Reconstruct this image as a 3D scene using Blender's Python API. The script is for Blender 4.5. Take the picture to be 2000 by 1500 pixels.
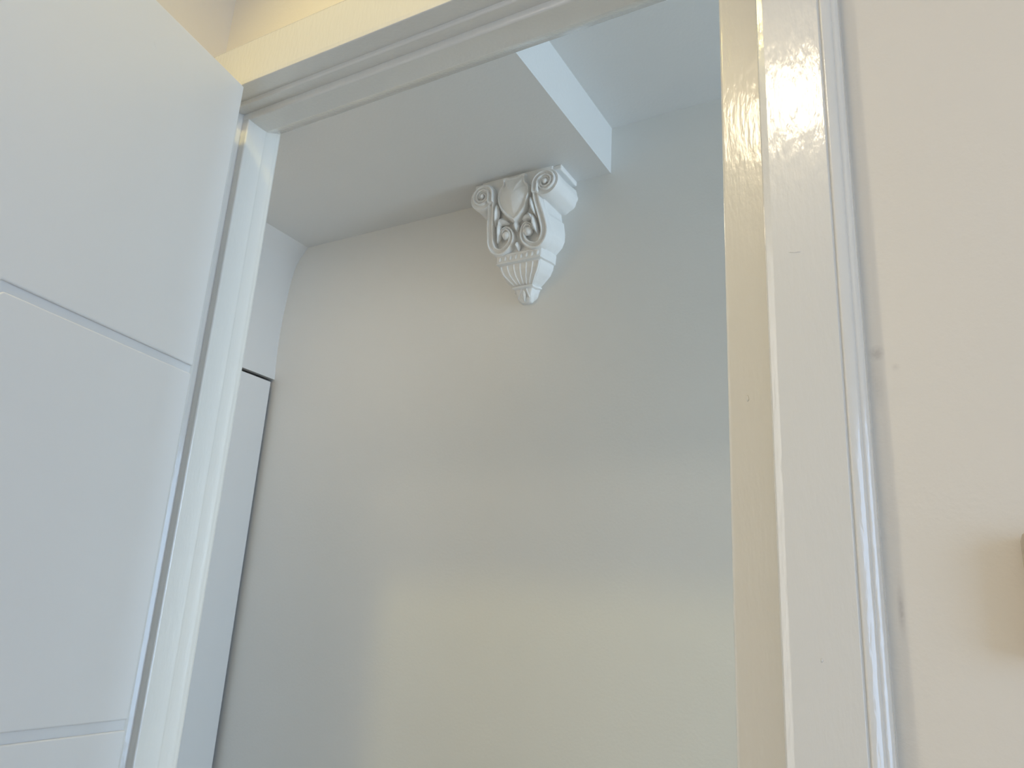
import bpy, bmesh, math, random
from mathutils import Vector, Matrix, noise
random.seed(7)
for o in list(bpy.data.objects): bpy.data.objects.remove(o, do_unlink=True)
S = bpy.context.scene
COL = S.collection
CAMZ = 1.30                      # camera height; everything below is measured from it and then lifted

# ------------------------------------------------------------------ camera
cam_d = bpy.data.cameras.new('camera'); cam = bpy.data.objects.new('camera', cam_d); COL.objects.link(cam)
cam_d.sensor_fit = 'HORIZONTAL'; cam_d.sensor_width = 36.0; cam_d.lens = 36.0 * 1552.29 / 2000.0
cam_d.clip_start = 0.01
yaw, pit, rol = 0.535916, 0.297466, 0.0593932
fw = Vector((-math.sin(yaw)*math.cos(pit), math.cos(yaw)*math.cos(pit), math.sin(pit)))
rt0 = Vector((math.cos(yaw), math.sin(yaw), 0)); up0 = rt0.cross(fw)
rt = rt0*math.cos(rol) + up0*math.sin(rol); up = up0*math.cos(rol) - rt0*math.sin(rol)
cam.matrix_world = Matrix(((rt.x, up.x, -fw.x, 0), (rt.y, up.y, -fw.y, 0), (rt.z, up.z, -fw.z, CAMZ), (0, 0, 0, 1)))
S.camera = cam

# ------------------------------------------------------------------ world, daylight, exposure
W = bpy.data.worlds.new('daylight'); S.world = W; W.use_nodes = True
W.node_tree.nodes['Background'].inputs[0].default_value = (0.62, 0.78, 1.0, 1)
W.node_tree.nodes['Background'].inputs[1].default_value = 0.3
S.view_settings.view_transform = 'Standard'; S.view_settings.look = 'None'
S.view_settings.gamma = 1.0; S.view_settings.use_curve_mapping = False
S.view_settings.exposure = 0.0
def area(name, loc, direction, sx, sy, power, col):
    d = bpy.data.lights.new(name, 'AREA'); d.shape = 'RECTANGLE'; d.size = sx; d.size_y = sy
    d.energy = power; d.color = col
    o = bpy.data.objects.new(name, d); COL.objects.link(o)
    o.location = loc; o.rotation_euler = Vector(direction).to_track_quat('-Z', 'Y').to_euler()
    return o
RX0, RX1, RY0, RZC = -1.01, 2.20, -2.80, 1.40      # room: left wall, right wall, rear wall, ceiling (above camera)
HX1 = 2.40                                         # hall right end
FLOOR = -CAMZ
def zz(z): return z + CAMZ
E_REAR, C_REAR = 3.0, (1.0, 0.85, 0.60)
E_LEFT, C_LEFT = 20, (0.97, 0.96, 0.93)
E_RIGHT, C_RIGHT = 47.84, (0.456, 0.666, 1.000)
E_HALL, C_HALL = 59.16, (0.602, 0.796, 1.000)
E_LAMP, C_LAMP = 24, (1.000, 0.820, 0.550)
E_SPOT, C_SPOT = 17.8, (1.000, 0.833, 0.297)
E_HALL_FILL, C_HALL_FILL = 11.62, (1.000, 0.839, 0.604)  # fill lamp added in the hall, lifts the dim left of its back wall
area('daylight_rear_window', (1.05, RY0-0.12, zz(0.15)), (0, 1, 0), 1.5, 1.3, E_REAR, C_REAR)
area('added_left_glint_light', (RX0-0.12, -0.82, zz(0.275)), (1, 0, 0), 0.55, 1.95, E_LEFT, C_LEFT)  # added source, gives the white glint along the right architrave lip
area('daylight_right_window', (RX1+0.12, -1.00, zz(0.05)), (-1, 0, 0), 1.8, 1.7, E_RIGHT, C_RIGHT)
area('daylight_hall_window', (HX1+0.12, 1.165, zz(0.25)), (-1, 0, 0), 0.60, 1.5, E_HALL, C_HALL)

# ------------------------------------------------------------------ materials
def mat(name, col, rough=0.5, bump=0.0, scale=60.0, coat=0.0, var=0.0, vscale=4.0, spec=0.5, stretch=(1, 1, 1)):
    m = bpy.data.materials.new(name); m.use_nodes = True
    nt = m.node_tree; b = nt.nodes['Principled BSDF']
    b.inputs['Base Color'].default_value = (*col, 1); b.inputs['Roughness'].default_value = rough
    b.inputs['Specular IOR Level'].default_value = spec
    b.inputs['Coat Weight'].default_value = coat; b.inputs['Coat Roughness'].default_value = 0.06
    tc = nt.nodes.new('ShaderNodeTexCoord'); mp = nt.nodes.new('ShaderNodeMapping')
    mp.inputs['Scale'].default_value = stretch
    nt.links.new(tc.outputs['Object'], mp.inputs['Vector'])
    if var > 0:
        n = nt.nodes.new('ShaderNodeTexNoise'); n.inputs['Scale'].default_value = vscale; n.inputs['Detail'].default_value = 4
        nt.links.new(mp.outputs[0], n.inputs['Vector'])
        mx = nt.nodes.new('ShaderNodeMix'); mx.data_type = 'RGBA'
        mx.inputs[6].default_value = (*[c*(1-var) for c in col], 1); mx.inputs[7].default_value = (*[min(1, c*(1+var)) for c in col], 1)
        nt.links.new(n.outputs['Fac'], mx.inputs[0]); nt.links.new(mx.outputs[2], b.inputs['Base Color'])
    if bump > 0:
        n2 = nt.nodes.new('ShaderNodeTexNoise'); n2.inputs['Scale'].default_value = scale; n2.inputs['Detail'].default_value = 5
        nt.links.new(mp.outputs[0], n2.inputs['Vector'])
        bp = nt.nodes.new('ShaderNodeBump'); bp.inputs['Strength'].default_value = bump; bp.inputs['Distance'].default_value = 0.002
        nt.links.new(n2.outputs['Fac'], bp.inputs['Height']); nt.links.new(bp.outputs[0], b.inputs['Normal'])
        nt.links.new(bp.outputs[0], b.inputs['Coat Normal'])
    return m
M = {
 'wall':   mat('cream_wall_paint', (0.795, 0.725, 0.620), 0.6, 0.25, 90, var=0.03),
 'hall':   mat('hall_wall_paint', (0.85, 0.845, 0.815), 0.42, 0.12, 160, var=0.015),
 'hceil':  mat('hall_ceiling_paint', (0.80, 0.80, 0.785), 0.6, 0.18, 130, var=0.015),
 'frame':  mat('glossy_frame_paint', (0.765, 0.73, 0.662), 0.24, 0.22, 200, coat=1.0, var=0.02, stretch=(1, 1, 0.25)),
 'door':   mat('satin_door_paint', (0.80, 0.80, 0.79), 0.38, 0.06, 30, var=0.01),
 'panel':  mat('cupboard_paint', (0.73, 0.725, 0.71), 0.45, 0.05, 60, var=0.01),
 'plaster': mat('white_plaster', (0.95, 0.945, 0.925), 0.45, 0.5, 70, var=0.03, vscale=30),
 'floor':  mat('oak_floor', (0.66, 0.58, 0.48), 0.4, 0.2, 20, var=0.15, vscale=8, stretch=(1, 12, 1)),
 'beige':  mat('beige_plastic', (0.55, 0.45, 0.33), 0.4, 0.05, 60),
 'dark':   mat('gap_shade_paint', (0.03, 0.03, 0.03), 0.9),  # near-black colour stands in for the shade seen through the cupboard gaps
 'metal':  mat('brushed_metal', (0.6, 0.6, 0.6), 0.3),
}
def stain(m, pts):
    """small scuffs at fixed places of the wall (x, y, z above camera, radius x, radius z, strength)"""
    nt = m.node_tree; b = nt.nodes['Principled BSDF']; src = b.inputs['Base Color'].links[0].from_socket
    tc = nt.nodes.new('ShaderNodeTexCoord'); nz = nt.nodes.new('ShaderNodeTexNoise'); nz.inputs['Scale'].default_value = 260; nz.inputs['Detail'].default_value = 3
    nt.links.new(tc.outputs['Object'], nz.inputs['Vector'])
    for x, y, z, rx, rz, k in pts:
        mp = nt.nodes.new('ShaderNodeMapping'); mp.vector_type = 'TEXTURE'
        mp.inputs['Location'].default_value = (x, y, z + CAMZ); mp.inputs['Scale'].default_value = (rx, 0.05, rz)
        ln = nt.nodes.new('ShaderNodeVectorMath'); ln.operation = 'LENGTH'
        mr = nt.nodes.new('ShaderNodeMapRange'); mr.inputs[1].default_value = 0.15; mr.inputs[2].default_value = 1.0; mr.inputs[3].default_value = k; mr.inputs[4].default_value = 0.0
        mu = nt.nodes.new('ShaderNodeMath'); mu.operation = 'MULTIPLY'
        mx = nt.nodes.new('ShaderNodeMix'); mx.data_type = 'RGBA'; mx.inputs[7].default_value = (0.36, 0.30, 0.26, 1)
        nt.links.new(tc.outputs['Object'], mp.inputs['Vector']); nt.links.new(mp.outputs[0], ln.inputs[0]); nt.links.new(ln.outputs['Value'], mr.inputs[0])
        nt.links.new(mr.outputs[0], mu.inputs[0]); nt.links.new(nz.outputs['Fac'], mu.inputs[1]); nt.links.new(mu.outputs[0], mx.inputs[0])
        nt.links.new(src, mx.inputs[6]); src = mx.outputs[2]
    nt.links.new(src, b.inputs['Base Color'])
stain(M['wall'], [(-.0584, .70, .2401, .007, .008, .75), (-.0600, .70, .2150, .006, .030, .30), (-.0560, .70, .0300, .003, .022, .65), (-.045, .70, .226, .004, .004, .35)])
def emis(name, col, e):
    m = bpy.data.materials.new(name); m.use_nodes = True; b = m.node_tree.nodes['Principled BSDF']
    b.inputs['Base Color'].default_value = (0.8, 0.8, 0.8, 1)
    b.inputs['Emission Color'].default_value = (*col, 1); b.inputs['Emission Strength'].default_value = e
    return m
M['lamp'] = emis('lamp_diffuser', C_LAMP, E_LAMP)
M['flush'] = emis('hall_fill_diffuser', C_HALL_FILL, E_HALL_FILL)
M['spot'] = emis('downlight_lens', C_SPOT, 4.0)
g = bpy.data.materials.new('window_glass'); g.use_nodes = True; nt = g.node_tree
tr = nt.nodes.new('ShaderNodeBsdfTransparent'); gl = nt.nodes.new('ShaderNodeBsdfGlossy'); gl.inputs['Roughness'].default_value = 0.02
mx = nt.nodes.new('ShaderNodeMixShader'); mx.inputs[0].default_value = 0.06
nt.links.new(tr.outputs[0], mx.inputs[1]); nt.links.new(gl.outputs[0], mx.inputs[2])
nt.links.new(mx.outputs[0], nt.nodes['Material Output'].inputs['Surface'])
M['glass'] = g

# ------------------------------------------------------------------ mesh helpers (z values are relative to the camera height)
def link(name, bm, m, parent=None, smooth=False, sharp=None, **props):
    bmesh.ops.remove_doubles(bm, verts=bm.verts, dist=1e-6)
    bmesh.ops.recalc_face_normals(bm, faces=bm.faces)
    me = bpy.data.meshes.new(name); bm.to_mesh(me); bm.free()
    me.materials.append(M[m])
    o = bpy.data.objects.new(name, me); COL.objects.link(o)
    if smooth:
        me.shade_smooth()
        if sharp: me.set_sharp_from_angle(angle=math.radians(sharp))
    if parent: o.parent = parent
    for k, v in props.items(): o[k] = v
    return o
def box(bm, x0, x1, y0, y1, z0, z1):
    v = [bm.verts.new((x, y, zz(z))) for z in (z0, z1) for y in (y0, y1) for x in (x0, x1)]
    for f in ((0, 1, 3, 2), (4, 6, 7, 5), (0, 4, 5, 1), (2, 3, 7, 6), (0, 2, 6, 4), (1, 5, 7, 3)): bm.faces.new([v[i] for i in f])
def boxes(*bs):
    bm = bmesh.new()
    for b in bs: box(bm, *b)
    return bm
def prism(poly, axis, a, b):
    """poly: 2-D outline; extruded along axis from a to b. axis z -> (x,y); x -> (y,z); y -> (x,z)"""
    bm = bmesh.new()
    def P(p, t):
        if axis == 'z': return (p[0], p[1], zz(t))
        if axis == 'x': return (t, p[0], zz(p[1]))
        return (p[0], t, zz(p[1]))
    A = [bm.verts.new(P(p, a)) for p in poly]; B = [bm.verts.new(P(p, b)) for p in poly]
    n = len(poly)
    for i in range(n): bm.faces.new((A[i], A[(i+1) % n], B[(i+1) % n], B[i]))
    bm.faces.new(A); bm.faces.new(B[::-1])
    return bm
def struct(name, bm, m, label=None, parent=None, **kw):
    o = link(name, bm, m, parent, **kw)
    if not parent:
        o['kind'] = 'structure'
        if label: o['label'] = label
    return o
def thing(name, loc, label, cat, group=None):
    o = bpy.data.objects.new(name, None); COL.objects.link(o); o.location = loc
    o['label'] = label; o['category'] = cat
    if group: o['group'] = group
    return o
def adopt(o, root):
    """parent a mesh built in world space under a root, keeping it in place"""
    o.parent = root; o.matrix_parent_inverse = Matrix.Translation(-Vector(root.location))
    return o
def bevel(o, w, seg=2):
    md = o.modifiers.new('bevel', 'BEVEL'); md.width = w; md.segments = seg; md.limit_method = 'ANGLE'; md.angle_limit = math.radians(40)
    return o

# ------------------------------------------------------------------ door wall, frame geometry
YS = 0.72                                   # front of the door stop
YF, YW, YB = 0.669, 0.70, 0.787             # architrave front, wall face, back of the lining
XL, XLs = -0.9634, -0.9468                  # left rebate face, left stop face
XR, XRs = -0.1475, -0.1908                  # right rebate face, right stop face
ZR, ZS = 0.767, 0.7553                      # head rebate, head stop
YBK = 1.55                                  # hall back wall
ZSOF, ZHC = 1.06, 1.186                     # lower soffit, upper hall ceiling
XBEAM = -0.679

struct('floor', boxes((RX0-1.0, HX1+.1, RY0-.1, YBK+.1, FLOOR-.1, FLOOR)), 'floor', 'wooden floor of the room and hall')
struct('ceiling', boxes((RX0-.1, RX1+.1, RY0-.1, YW, RZC, RZC+.1)), 'wall', 'cream ceiling of the room')
struct('wall_front', boxes((RX0-.94, XL-.03, YW, YB, FLOOR, RZC), (XR+.03, HX1+.1, YW, YB, FLOOR, RZC), (XL-.03, XR+.03, YW, YB, ZR+.03, RZC)), 'wall',
       'cream wall around the door opening')
def wall_with_hole(axis, c, t, a0, a1, z0, z1, h):      # h = hole (a0,a1,z0,z1)
    bs = [(a0, h[0], z0, z1), (h[1], a1, z0, z1), (h[0], h[1], z0, h[2]), (h[0], h[1], h[3], z1)]
    if axis == 'x': return boxes(*[(min(c, c+t), max(c, c+t), p, q, r, s) for p, q, r, s in bs])
    return boxes(*[(p, q, min(c, c+t), max(c, c+t), r, s) for p, q, r, s in bs])
H1 = (0.30, 1.80, -0.50, 0.80); H2 = (-1.10, -0.55, -0.70, 1.25); H3 = (0.865, 1.465, -0.50, 1.00); H4 = (-1.90, -0.10, -0.80, 0.90)
struct('wall_left', wall_with_hole('x', RX0, -.1, RY0, YW, FLOOR, RZC, H2), 'wall', 'cream wall beside the hinge side of the door')
struct('wall_right', wall_with_hole('x', RX1, .1, RY0, YW, FLOOR, RZC, H4), 'wall', 'cream wall at the far side of the room')
struct('wall_rear', wall_with_hole('y', RY0, -.1, RX0-.1, RX1+.1, FLOOR, RZC, H1), 'wall', 'cream wall with a wide window')
struct('wall_hall_right', wall_with_hole('x', HX1, .1, YB, YBK, FLOOR, ZHC+.1, H3), 'hall', 'end wall of the hall with a window')
struct('wall_hall_back', boxes((-1.95, HX1+.1, YBK, YBK+.1, FLOOR, ZHC+.1)), 'hall', 'pale grey satin wall behind the doorway')
struct('ceiling_hall', boxes((-1.95, HX1+.1, YB, YBK, ZHC, ZHC+.1)), 'hceil', 'higher ceiling of the hall')
struct('wall_hall_left', boxes((-1.95, -1.85, YB, YBK, FLOOR, ZHC)), 'hall', 'wall behind the cupboard')
bm = boxes((-1.85, XBEAM, YB, YBK, ZSOF, ZHC+.005))
struct('ceiling_soffit', bm, 'hceil', 'lowered ceiling box with a bright vertical face')

def window(n, axis, c, h, label):
    a0, a1, z0, z1 = h; t = 0.045; d0, d1 = sorted((c, c + (0.06 if n >= 3 else -0.06)))
    def bx_(p, q, r, s, e=0.0):
        return (d0+e, d1-e, p, q, r, s) if axis == 'x' else (p, q, d0+e, d1-e, r, s)
    o = struct('window_%d' % n, boxes(bx_(a0, a0+t, z0, z1), bx_(a1-t, a1, z0, z1), bx_(a0+t, a1-t, z0, z0+t), bx_(a0+t, a1-t, z1-t, z1)), 'frame', label)
    mid = (a0+a1)/2
    link('mullion', boxes(bx_(mid-.02, mid+.02, z0+t, z1-t)), 'frame', o)
    for p, q in ((a0+t, mid-.02), (mid+.02, a1-t)): link('pane', boxes(bx_(p, q, z0+t, z1-t, .027)), 'glass', o)
window(1, 'y', RY0, H1, 'white framed wide window in the rear wall')
window(2, 'x', RX0, H2, 'added unseen white framed window beside the door')  # unseen window added to be reflected in the architrave lip
window(3, 'x', HX1, H3, 'narrow window at the end of the hall')
window(4, 'x', RX1, H4, 'white framed wide window facing the open door')

# door lining: left jamb, right jamb, head (each one piece, profile swept along its length)
r = 0.0025
jl = [(XL-.03, YW), (XL-r-.0003, YW), (XL-r, YW), (XL, YW+r), (XL, YW+r+.0003), (XL, YS-.0065), (XL, YS-.0062), (XL+.0003, YS-.0058), (XL+.0028, YS-.0021), (XL+.0031, YS-.0016), (XL+.0031, YS), (XL+.0034, YS), (XLs-r-.0003, YS), (XLs-r, YS), (XLs-r*.3, YS+r*.3), (XLs, YS+r), (XLs, YS+r+.0003),
      (XLs-.0008, YS+.022), (XLs-.0003, YS+.0350), (XLs, YS+.0370), (XLs-.0008, YS+.0385), (XLs-.0009, YS+.0388), (XLs-.0009, YS+.0550), (XLs-.0004, YS+.0570), (XLs-.0004, YS+.0600), (XLs-.0009, YS+.0620), (XLs-.0006, YB-.003), (XLs-.0006, YB-.002), (XLs-.002, YB+.001), (XL-.03, YB+.001)]
struct('trim_1', prism(jl, 'z', FLOOR, ZR+.03), 'frame', 'glossy painted left door jamb with a stepped stop')
jr = [(XR+.03, YW), (XR+r, YW), (XR+r*.3, YW+r*.3), (XR, YW+r), (XR, YS), (XR-.0003, YS), (XRs+r+.0003, YS), (XRs+r, YS), (XRs+r*.3, YS+r*.3), (XRs, YS+r), (XRs, YS+r+.0003), (XRs, YB), (XR+.03, YB+.001)]
struct('trim_2', prism(jr, 'z', FLOOR, ZR+.03), 'frame', 'glossy painted right door jamb with a flat stop')
hd = [(YW, ZR+.03), (YW, ZR+r), (YW+r*.3, ZR+r*.3), (YW+r, ZR), (YW+r+.0003, ZR), (YS-.0004, ZR), (YS-.0004, ZS+r), (YS+r*.3, ZS+r*.3), (YS+r, ZS), (YS+r+.0003, ZS), (0.7572, ZS), (0.7575, ZS), (0.7595, ZS+.0008), (YB-.001, 0.7690), (YB+.001, 0.772), (YB+.001, ZR+.03)]
struct('trim_3', prism(hd, 'x', XL-.02, XR+.02), 'frame', 'glossy painted door head with a stop')
# architraves: u = away from the opening, v = depth from wall towards the room
PR = [(0, 0), (0, .0270), (.0002, .0287), (.0006, .0296), (.0011, .0300), (.0014, .03006), (.0017, .03011), (.0059, .03082), (.0062, .03087), (.0069, .0310), (.0072, .0310), (.0569, .0310), (.0572, .0310), (.0576, .0306), (.0578, .0285), (.0586, .0278), (.0594, .0284), (.0602, .0290), (.0612, .0288), (.0640, .0277), (.0668, .0262), (.0684, .0250), (.0688, .0232), (.0696, .0229), (.0706, .0226), (.0724, .0216), (.0738, .0203), (.0745, .0185), (.0746, .0160), (.0746, 0)]
AX = XR + .007
struct('trim_4', prism([(AX+u, YW-v) for u, v in PR], 'z', FLOOR, ZR+.007+.0746), 'frame', 'glossy moulded architrave on the right of the door')
PH = PR[:11] + [(.0765, .0310), (.0770, .0310), (.0800, .0305), (.0815, .0290), (.0820, .0260), (.0820, 0)]
struct('trim_5', prism([(YW-v, ZR+.007+u) for u, v in PH], 'x', RX0, AX+.0746), 'frame', 'moulded architrave over the door')
struct('trim_6', prism([(XL-.007-u, YW-v) for u, v in ((0, 0), (0, .0295), (.0015, .031), (.0396, .031), (.0396, 0))], 'z', FLOOR, ZR+.007), 'frame', 'narrow architrave squeezed beside the left wall')
for n in ('trim_1', 'trim_2', 'trim_3', 'trim_4', 'trim_5'):
    bpy.data.objects[n].data.shade_smooth(); bpy.data.objects[n].data.set_sharp_from_angle(angle=math.radians(50))

# ------------------------------------------------------------------ the open door
A = 0.177804
hinge = Vector((-0.8975, 0.664, 0)); ds = Vector((math.sin(A), -math.cos(A), 0)); dn = Vector((math.cos(A), math.sin(A), 0))
DW, DT, ZT, Z0 = 0.80, 0.050, 0.7615, FLOOR + .008
def dpt(s, z, n): p = hinge + ds*s + dn*n; return (p.x, p.y, zz(z))
def door_prism(poly, n0, n1):
    bm = bmesh.new()
    a = [bm.verts.new(dpt(s, z, n0)) for s, z in poly]; b = [bm.verts.new(dpt(s, z, n1)) for s, z in poly]
    k = len(poly)
    for i in range(k): bm.faces.new((a[i], a[(i+1) % k], b[(i+1) % k], b[i]))
    bm.faces.new(a); bm.faces.new(b[::-1]); return bm
GD = 0.0038
door = struct('door_1', door_prism([(0, Z0), (DW, Z0), (DW, ZT), (0, ZT)], -DT, -GD), 'door', 'pale grey door standing open with routed grooves')
polys = [[(0, .3145), (.284, .3145), (.404, .1945), (DW, .1945), (DW, ZT), (0, ZT)],
         [(0, .3030), (.2795, .3030), (.3995, .1830), (DW, .1830), (DW, -.1300), (0, -.1300)],
         [(0, -.1415), (DW, -.1415), (DW, Z0), (0, Z0)]]
for p in polys:
    o = link('door_panel', door_prism(p, -GD-.0005, 0), 'door', door); bevel(o, .0020, 3)
def hinge_knuckle(z):
    bm = bmesh.new()
    for k in range(16): pass
    bmesh.ops.create_cone(bm, cap_ends=True, segments=16, radius1=.0055, radius2=.0055, depth=.09, matrix=Matrix.Translation((-0.9635, 0.6605, zz(z))))
    link('hinge', bm, 'metal', door, smooth=True, sharp=40)
for z in (.52, -.25, -1.05): hinge_knuckle(z)
def handle():
    bm = bmesh.new(); s0, z0 = DW-.055, -.25
    for (s1, s2, za, zb, n0, n1) in ((s0-.02, s0+.02, z0-.09, z0+.09, 0, .008), (s0-.009, s0+.009, z0+.03, z0+.048, .008, .05), (s0-.12, s0+.009, z0+.03, z0+.048, .05, .064)):
        v = [bm.verts.new(dpt(s, z, n)) for n in (n0, n1) for z in (za, zb) for s in (s1, s2)]
        for f in ((0, 1, 3, 2), (4, 6, 7, 5), (0, 4, 5, 1), (2, 3, 7, 6), (0, 2, 6, 4), (1, 5, 7, 3)): bm.faces.new([v[i] for i in f])
    bevel(link('handle', bm, 'metal', door), .002)
handle()

# ------------------------------------------------------------------ hall: curved infill over the cupboard, cupboard
cur = [(-1.6585, 1.065), (-1.675, 1.044), (-1.691, 1.0245), (-1.7035, 1.0), (-1.713, .956), (-1.7205, .89), (-1.7260, .8215), (-1.7262, .735), (-1.7205, .648)]
def smooth_curve(pts, n):
    out = []
    for i in range(len(pts)-1):
        p0 = pts[max(i-1, 0)]; p1 = pts[i]; p2 = pts[i+1]; p3 = pts[min(i+2, len(pts)-1)]
        for k in range(n):
            t = k/n
            out.append(tuple(.5*((2*b)+(c-a)*t+(2*a-5*b+4*c-d)*t*t+(3*b-a-3*c+d)*t**3) for a, b, c, d in zip(p0, p1, p2, p3)))
    out.append(tuple(pts[-1])); return out
cc = smooth_curve(cur, 4)
struct('wall_infill', prism(cc + [(x-.014, z) for x, z in cc[::-1]], 'y', YB, YBK+.002), 'panel', 'curved boxed infill over the cupboard', smooth=True, sharp=40)
cb = thing('cupboard', (-1.78, 1.15, 0), 'flat pale grey built-in cupboard under the curved infill of the hall', 'cupboard')
o = link('door', boxes((-1.7365, -1.7177, YB+.012, 1.535, FLOOR+.06, .637)), 'panel'); adopt(o, cb); bevel(o, .0012)
o = link('carcass', boxes((-1.849, -1.8385, YB+.012, 1.548, FLOOR, .630), (-1.8385, -1.738, YB+.002, YB+.014, FLOOR, .630), (-1.8385, -1.738, 1.53, 1.548, FLOOR, .630), (-1.8385, -1.738, YB+.014, 1.53, .612, .630)), 'dark'); adopt(o, cb)
o = link('plinth', boxes((-1.76, -1.745, YB+.012, 1.535, FLOOR, FLOOR+.058)), 'panel'); adopt(o, cb)

# ------------------------------------------------------------------ plaster corbel
CX = -0.890
corb = thing('corbel', (CX, YBK, zz(0.752)), 'ornate white plaster corbel with scrolls and a shield under the lowered ceiling', 'corbel')
def lerp_tab(tab, z):
    tab = sorted(tab)
    if z <= tab[0][0]: return tab[0][1]
    for (a, p), (b, q) in zip(tab, tab[1:]):
        if z <= b: return p + (q-p)*(z-a)/(b-a)
    return tab[-1][1]
YFT = [(1.062, 1.462), (1.035, 1.458), (.98, 1.462), (.94, 1.476), (.91, 1.488), (.88, 1.492), (.868, 1.498), (.8665, 1.493), (.843, 1.493), (.8415, 1.501), (.825, 1.503), (.81, 1.509), (.797, 1.520), (.791, 1.528), (.789, 1.522), (.785, 1.522), (.783, 1.527), (.765, 1.530), (.752, 1.539)]
HWT = [(1.062, .100), (1.035, .098), (1.0, .078), (.975, .076), (.95, .080), (.92, .0845), (.90, .0845), (.885, .0785), (.872, .066), (.868, .062), (.8665, .063), (.843, .0615), (.8415, .0575), (.83, .056), (.815, .049), (.80, .035), (.791, .0255), (.789, .0275), (.785, .0275), (.783, .024), (.77, .0205), (.760, .0180), (.755, .0150), (.752, .0120)]
def yf(z): return lerp_tab(YFT, z)
def hw(z): return lerp_tab(HWT, z)
def cl(name, bm, smooth=True, sharp=45):
    return adopt(link(name, bm, 'plaster', smooth=smooth, sharp=sharp), corb)
# body: lofted sections, widening a little towards the wall, side slightly uneven like hand-cast plaster
bm = bmesh.new(); rings = []
zs = sorted(set([1.0605] + [z for z, _ in YFT if z < 1.06] + [z for z, _ in HWT if z < 1.06] + [.752 + i*.008 for i in range(38)]))
for z in zs:
    w = hw(z); y0 = yf(z) + (.005 if .872 < z < 1.045 else 0); e = .004
    wb = w + .010 - .004*(z > .95)
    sec = [(-wb, YBK+.002), (-wb+.002, (YBK+y0)/2+.01), (-w-.001, y0+.014), (-w, y0+.004), (-w+.0015, y0+.0012), (-w+e, y0), (-w*.5, y0), (0, y0), (w*.5, y0), (w-e, y0), (w-.0015, y0+.0012), (w, y0+.004), (w+.001, y0+.014), (wb-.002, (YBK+y0)/2+.01), (wb, YBK+.002)]
    ring = []
    for i, (x, y) in enumerate(sec):
        j = 0.0
        if i in (1, 2, 12, 13): j = .0022*noise.noise(Vector((x*60, y*70, z*55)))
        ring.append(bm.verts.new((CX + x + j, y, zz(z))))
    rings.append(ring)
for a, b in zip(rings, rings[1:]):
    for i in range(len(a)-1): bm.faces.new((a[i], a[i+1], b[i+1], b[i]))
    bm.faces.new((a[-1], a[0], b[0], b[-1]))
bm.faces.new(rings[0]); bm.faces.new(rings[-1][::-1])
cl('body', bm)
# abacus on top
o = cl('abacus', boxes((CX-.121, CX+.121, 1.464, YBK+.002, 1.047, 1.0605)), smooth=False); bevel(o, .003)

def ribbon(path, widths, name, side, lift=.0, hgt=.0125, hs=None):
    """flat raised band with rolled edges following path (h,z) on the corbel front"""
    bm = bmesh.new(); rows = []
    n = len(path)
    for i, (h, z) in enumerate(path):
        a = path[max(i-1, 0)]; b = path[min(i+1, n-1)]
        tx, tz = b[0]-a[0], b[1]-a[1]; L = math.hypot(tx, tz) or 1; nx, nz = -tz/L, tx/L
        w = widths[i]/2; e = min(.0034, w*.6)
        prof = [(-w-.001, -.012), (-w, hgt*.55), (-w+e*.35, hgt*.95), (-w+e, hgt), (-w+e*1.6, hgt*.72), (0, hgt*.45), (w-e*1.6, hgt*.72), (w-e, hgt), (w-e*.35, hgt*.95), (w, hgt*.55), (w+.001, -.012)]
        row = []
        for s, t in prof:
            hh, z2 = h + nx*s, z + nz*s
            t = t*(hs[i] if hs and t > 0 else 1)
            row.append(bm.verts.new((CX + side*hh, min(yf(min(max(z, .87), 1.03)), 1.4535 + max(0, (.992-z))*9) - t - lift, zz(z2))))
        rows.append(row)
    for a, b in zip(rows, rows[1:]):
        for i in range(len(a)-1): bm.faces.new((a[i], a[i+1], b[i+1], b[i]))
    bm.faces.new(rows[0]); bm.faces.new(rows[-1][::-1])
    return cl(name, bm)
VC = (.0874, 1.0125)
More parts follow.
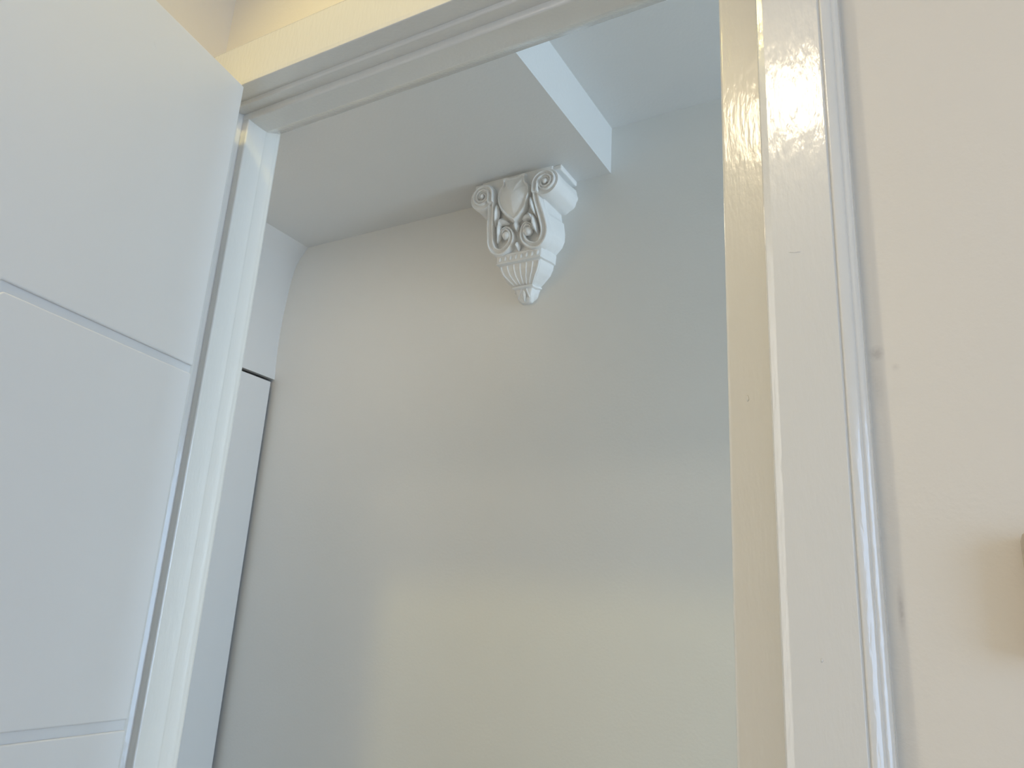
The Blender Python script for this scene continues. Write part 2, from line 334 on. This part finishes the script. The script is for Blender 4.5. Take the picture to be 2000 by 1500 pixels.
for side in (-1, 1):
    # volute drum
    bm = bmesh.new(); rr = []
    for k, (y, rad) in enumerate(((1.4515, .001), (1.4515, .026), (1.449, .0335), (1.452, .0352), (1.462, .0352), (1.475, .0340), (1.50, .0345), (1.525, .0365), (1.552, .0375))):
        ring = []
        for i in range(40):
            a = 2*math.pi*i/40
            R = rad
            if k >= 5: R += .0022*noise.noise(Vector((math.cos(a)*3+side*5, math.sin(a)*3, y*60))) + .0010*math.cos(a*9)
            ring.append(bm.verts.new((CX + side*(VC[0]+R*math.cos(a)), y, zz(VC[1]+R*math.sin(a)))))
        rr.append(ring)
    for a, b in zip(rr, rr[1:]):
        for i in range(40): bm.faces.new((a[i], a[(i+1) % 40], b[(i+1) % 40], b[i]))
    bm.faces.new(rr[0]); bm.faces.new(rr[-1][::-1])
    cl('volute', bm)
    # the S-shaped scroll
    sp = []
    for i in range(40):
        t = i/39; a = math.radians(180 - 560*(1-t)); R = .007 + (.0255-.007)*t**1.0
        sp.append((VC[0] + R*math.cos(a) , VC[1] + R*math.sin(a)))
    low = smooth_curve([(.0615, .992), (.0640, .970), (.0692, .945), (.0735, .918), (.0740, .897), (.0668, .880), (.0530, .8725), (.0370, .8745), (.0225, .884), (.0150, .900), (.0170, .9165), (.0265, .9255), (.0375, .9225), (.0415, .9130)], 6)
    path = sp + low
    n1, n2 = len(sp), len(low)
    wd = [.0075 + .0095*(i/(n1-1)) for i in range(n1)] + [(.017 + .0025*math.sin(math.pi*min(1, i/(n2*.55)))) if i < n2*.55 else .017 - .0105*((i-n2*.55)/(n2*.45)) for i in range(n2)]
    ribbon(path, wd, 'scroll', side, hs=[.55 + .45*(i/(n1-1))**2 for i in range(n1)] + [1]*n2)
    bm = bmesh.new(); bmesh.ops.create_uvsphere(bm, u_segments=16, v_segments=10, radius=.0120, matrix=Matrix.Translation((CX+side*.0293, yf(.911)-.0045, zz(.9105)))); cl('scroll_eye', bm)
    bm = bmesh.new(); bmesh.ops.create_uvsphere(bm, u_segments=16, v_segments=10, radius=.0062, matrix=Matrix.Translation((CX+side*VC[0], 1.4465, zz(VC[1])))); cl('volute_eye', bm)

def leaf(h0, z0, h1, z1, w, bend, side, name='leaf', rise=.010):
    bm = bmesh.new(); rows = []; N = 10
    tx, tz = h1-h0, z1-z0; L = math.hypot(tx, tz); nx, nz = -tz/L, tx/L
    for i in range(N+1):
        t = i/N; b = bend*math.sin(math.pi*t)
        cx_, cz_ = h0+tx*t+nx*b, z0+tz*t+nz*b
        ww = w*(math.sin(math.pi*min(1, t*1.02)**.75)**.8)*.5 + .0003
        row = []
        for s in (-1, -.6, -.15, 0, .15, .6, 1):
            lift = .005 + 1.25*rise*(1-abs(s)**2)*(.35+.65*math.sin(math.pi*t)) - (.0022 if s == 0 else 0)
            z_ = cz_+nz*ww*s
            row.append(bm.verts.new((CX+side*(cx_+nx*ww*s), yf(z_)-lift+.002, zz(z_))))
        rows.append(row)
    for a, b in zip(rows, rows[1:]):
        for i in range(6): bm.faces.new((a[i], a[i+1], b[i+1], b[i]))
    cl(name, bm, sharp=70)
for side in (-1, 1):
    leaf(.0465, .985, .0575, .935, .013, -.002, side, rise=.013)
    leaf(.0180, .937, .0530, .934, .014, .006, side, rise=.011)
    leaf(.0470, .944, .0560, .896, .014, -.003, side, rise=.013)
    leaf(.0330, .950, .0480, .928, .012, .002, side, rise=.012)
leaf(0, .938, 0, .913, .013, 0, 1, 'leaf', .012)
leaf(0, .889, 0, .868, .013, 0, 1, 'leaf', .011)
# shield
half = smooth_curve([(0, 1.0465), (.012, 1.0475), (.024, 1.0520), (.0315, 1.0490), (.0295, 1.0385), (.0330, 1.0270), (.0405, 1.0180), (.0430, 1.0010), (.0400, .982), (.0310, .962), (.0160, .945), (0, .9345)], 4)
outl = half + [(-h, z) for h, z in half[-2:0:-1]]
bm = bmesh.new(); rows = []
for sc, li in ((1.03, -.010), (1.0, .007), (.97, .0105), (.92, .0105), (.86, .0070), (.78, .0085), (.60, .0125), (.40, .0155), (.20, .0170), (.02, .0175)):
    rows.append([bm.verts.new((CX + h*sc, yf(1.0)-.002-li + .25*max(0, .985-(.998+(z-.998)*sc))*.9, zz(.998+(z-.998)*sc))) for h, z in outl])
for a, b in zip(rows, rows[1:]):
    for i in range(len(a)): bm.faces.new((a[i], a[(i+1) % len(a)], b[(i+1) % len(a)], b[i]))
bm.faces.new(rows[-1]); bm.faces.new(rows[0][::-1])
cl('shield', bm)
def tube(pts, rads, seg=8):
    bm = bmesh.new(); rr = []
    for i, p in enumerate(pts):
        p = Vector(p); a = Vector(pts[max(i-1, 0)]); b = Vector(pts[min(i+1, len(pts)-1)]); d = (b-a).normalized()
        u = d.cross(Vector((0, 1, 0))).normalized(); v = d.cross(u)
        rr.append([bm.verts.new(p + rads[i]*(math.cos(2*math.pi*k/seg)*u + math.sin(2*math.pi*k/seg)*v)) for k in range(seg)])
    for a, b in zip(rr, rr[1:]):
        for k in range(seg): bm.faces.new((a[k], a[(k+1) % seg], b[(k+1) % seg], b[k]))
    bm.faces.new(rr[0]); bm.faces.new(rr[-1][::-1]); return bm
# bead band
for z, rad in ((.8655, .0019), (.8440, .0019)):
    w = hw(z) - .001; cl('fillet', tube([(CX-w, yf(z)+.0005, zz(z)), (CX, yf(z)+.0005, zz(z)), (CX+w, yf(z)+.0005, zz(z))], [rad]*3))
for k in range(8):
    h = -.0515 + .103*k/7
    bm = bmesh.new(); bmesh.ops.create_uvsphere(bm, u_segments=10, v_segments=8, radius=1)
    for v in bm.verts: v.co = Vector((CX+h+v.co.x*.0042 + v.co.z*.0012, yf(.854)+v.co.y*.0035, zz(.8545)+v.co.z*.0062))
    cl('bead', bm)
# flutes
for k in range(7):
    q = -1 + 2*k/6; pts = []; rads = []
    for i in range(9):
        t = i/8; z = .8385 - t*.0455; w = hw(z) - .0035
        pts.append((CX + q*w*.97, yf(z)+.0004, zz(z))); rads.append(.0030 - .0012*t)
    cl('rib', tube(pts, rads))
# pendant leaf at the bottom
cl('collar', tube([(CX-.0275, 1.5225, zz(.787)), (CX, 1.5205, zz(.787)), (CX+.0275, 1.5225, zz(.787))], [.003]*3))
for q0, q1 in ((-.35, -.9), (.35, .9)):
    pts = []; rads = []
    for i in range(8):
        t = i/7; z = .783 - t*.022; q = q0 + (q1-q0)*t**1.5
        pts.append((CX + q*hw(z)*.92, yf(z)-.0002, zz(z))); rads.append(.0019)
    cl('petal', tube(pts, rads))
leaf(0, .778, 0, .7525, .013, 0, 1, 'petal', .002)

# ------------------------------------------------------------------ light switch by the frame edge of the right wall
SXL = 0.0275
sw = thing('light_switch', (SXL+.042, YW, zz(.045)), 'beige surface-mounted light switch on the cream wall right of the door', 'light switch')
o = link('housing', boxes((SXL, SXL+.083, YW-.030, YW+.001, -.002, .086)), 'beige'); adopt(o, sw); bevel(o, .004, 3)
o = link('rocker', boxes((SXL+.022, SXL+.061, YW-.034, YW-.029, .014, .070)), 'beige'); adopt(o, sw); bevel(o, .002, 2)

# ------------------------------------------------------------------ lamps on the ceiling
def disc(x, y, z0, z1, R, seg=48, sq=None):
    bm = bmesh.new()
    bmesh.ops.create_cone(bm, cap_ends=True, segments=seg, radius1=R, radius2=R, depth=z1-z0, matrix=Matrix.Translation((x, y, zz((z0+z1)/2)))); return bm
LX, LY = -0.305, -0.535
lt = thing('ceiling_lamp', (LX, LY, zz(RZC)), 'square flush ceiling lamp with a glowing diffuser above the doorway', 'lamp')
adopt(bevel(link('base', boxes((LX-.16, LX+.16, LY-.14, LY+.14, RZC-.03, RZC+.0005)), 'frame'), .004), lt)
adopt(link('diffuser', boxes((LX-.145, LX+.145, LY-.125, LY+.125, RZC-.042, RZC-.0295)), 'lamp'), lt)
DX, DY = -0.61, -0.06
dl = thing('downlight', (DX, DY, zz(RZC)), 'small round downlight in the ceiling near the open door', 'lamp')
bm = bmesh.new()
prof = [(.064, RZC+.0005), (.064, RZC-.004), (.058, RZC-.007), (.054, RZC-.004), (.054, RZC+.0005)]
rr = [[bm.verts.new((DX+R*math.cos(2*math.pi*k/32), DY+R*math.sin(2*math.pi*k/32), zz(z))) for k in range(32)] for R, z in prof]
for a, b in zip(rr, rr[1:]):
    for k in range(32): bm.faces.new((a[k], a[(k+1) % 32], b[(k+1) % 32], b[k]))
adopt(link('ring', bm, 'metal'), dl)
adopt(link('lens', disc(DX, DY, RZC-.003, RZC+.0005, .0535, 32), 'spot'), dl)
sd = bpy.data.lights.new('downlight_beam', 'SPOT'); sd.energy = E_SPOT; sd.color = C_SPOT; sd.shadow_soft_size = .045
sd.spot_size = math.radians(64); sd.spot_blend = 0.8
so = bpy.data.objects.new('downlight_beam', sd); COL.objects.link(so)
so.location = (DX, DY, zz(RZC-.055)); so.rotation_euler = (Vector((-.75, YBK, -.35)) - Vector((DX, DY, RZC-.055))).to_track_quat('-Z', 'Y').to_euler()
so.parent = dl; so.matrix_parent_inverse = Matrix.Translation(-Vector(dl.location))

FX, FY = -1.32, 0.925  # unseen lamp added to brighten the upper left of the hall back wall
fl = thing('ceiling_lamp', (FX, FY, zz(ZSOF)), 'added unseen round fill lamp on the lowered hall ceiling behind the door head', 'lamp')
adopt(link('base', disc(FX, FY, ZSOF-.045, ZSOF+.0005, .115), 'frame', smooth=True, sharp=40), fl)
adopt(link('diffuser', disc(FX, FY, ZSOF-.0465, ZSOF-.0445, .105), 'flush', smooth=True, sharp=40), fl)

# ------------------------------------------------------------------ chips and drips in the paint
def drip(parent, m, x, y, z, pts, rad):
    bm = bmesh.new(); rr = []
    for i, (dx, dz, k) in enumerate(pts):
        rr.append([bm.verts.new((x+dx+rad*k*math.cos(2*math.pi*q/8), y + (.0002 if q > 4 else -.0001) - rad*.5*k*max(0, math.sin(2*math.pi*q/8)), zz(z+dz+rad*k*.4*math.sin(2*math.pi*q/8)))) for q in range(8)])
    for a, b in zip(rr, rr[1:]):
        for q in range(8): bm.faces.new((a[q], a[(q+1) % 8], b[(q+1) % 8], b[q]))
    bm.faces.new(rr[0]); bm.faces.new(rr[-1][::-1])
    link('paint_drip', bm, m, bpy.data.objects[parent], smooth=True)
drip('trim_4', 'frame', -.1146, .669, .3318, [(-.005, .0008, .4), (-.003, .0002, 1), (0, -.0008, .8), (.003, -.0010, 1), (.005, 0, .4)], .0012)
drip('trim_2', 'frame', -.1723, .72, .2164, [(0, -.003, .5), (.0003, -.001, 1), (.0002, .001, .9), (0, .003, .4)], .0013)
drip('trim_4', 'frame', -.1109, .669, -.0101, [(0, -.0015, .5), (.0003, 0, 1), (0, .0015, .4)], .0010)
def door_mark(s, z):
    bm = bmesh.new(); row = []
    for i in range(9):
        t = i/8; w = .0012*math.sin(math.pi*t)+.0001
        row.append((bm.verts.new(dpt(s+.007*(t-.5)*-1, z-.010*(t-.5)+w, .0001)), bm.verts.new(dpt(s+.007*(t-.5)*-1, z-.010*(t-.5), .0006*math.sin(math.pi*t)+.0001)), bm.verts.new(dpt(s+.007*(t-.5)*-1, z-.010*(t-.5)-w, .0001))))
    for a, b in zip(row, row[1:]):
        for k in (0, 1): bm.faces.new((a[k], a[k+1], b[k+1], b[k]))
    link('paint_drip', bm, 'door', door, smooth=True)
door_mark(.169, .701)
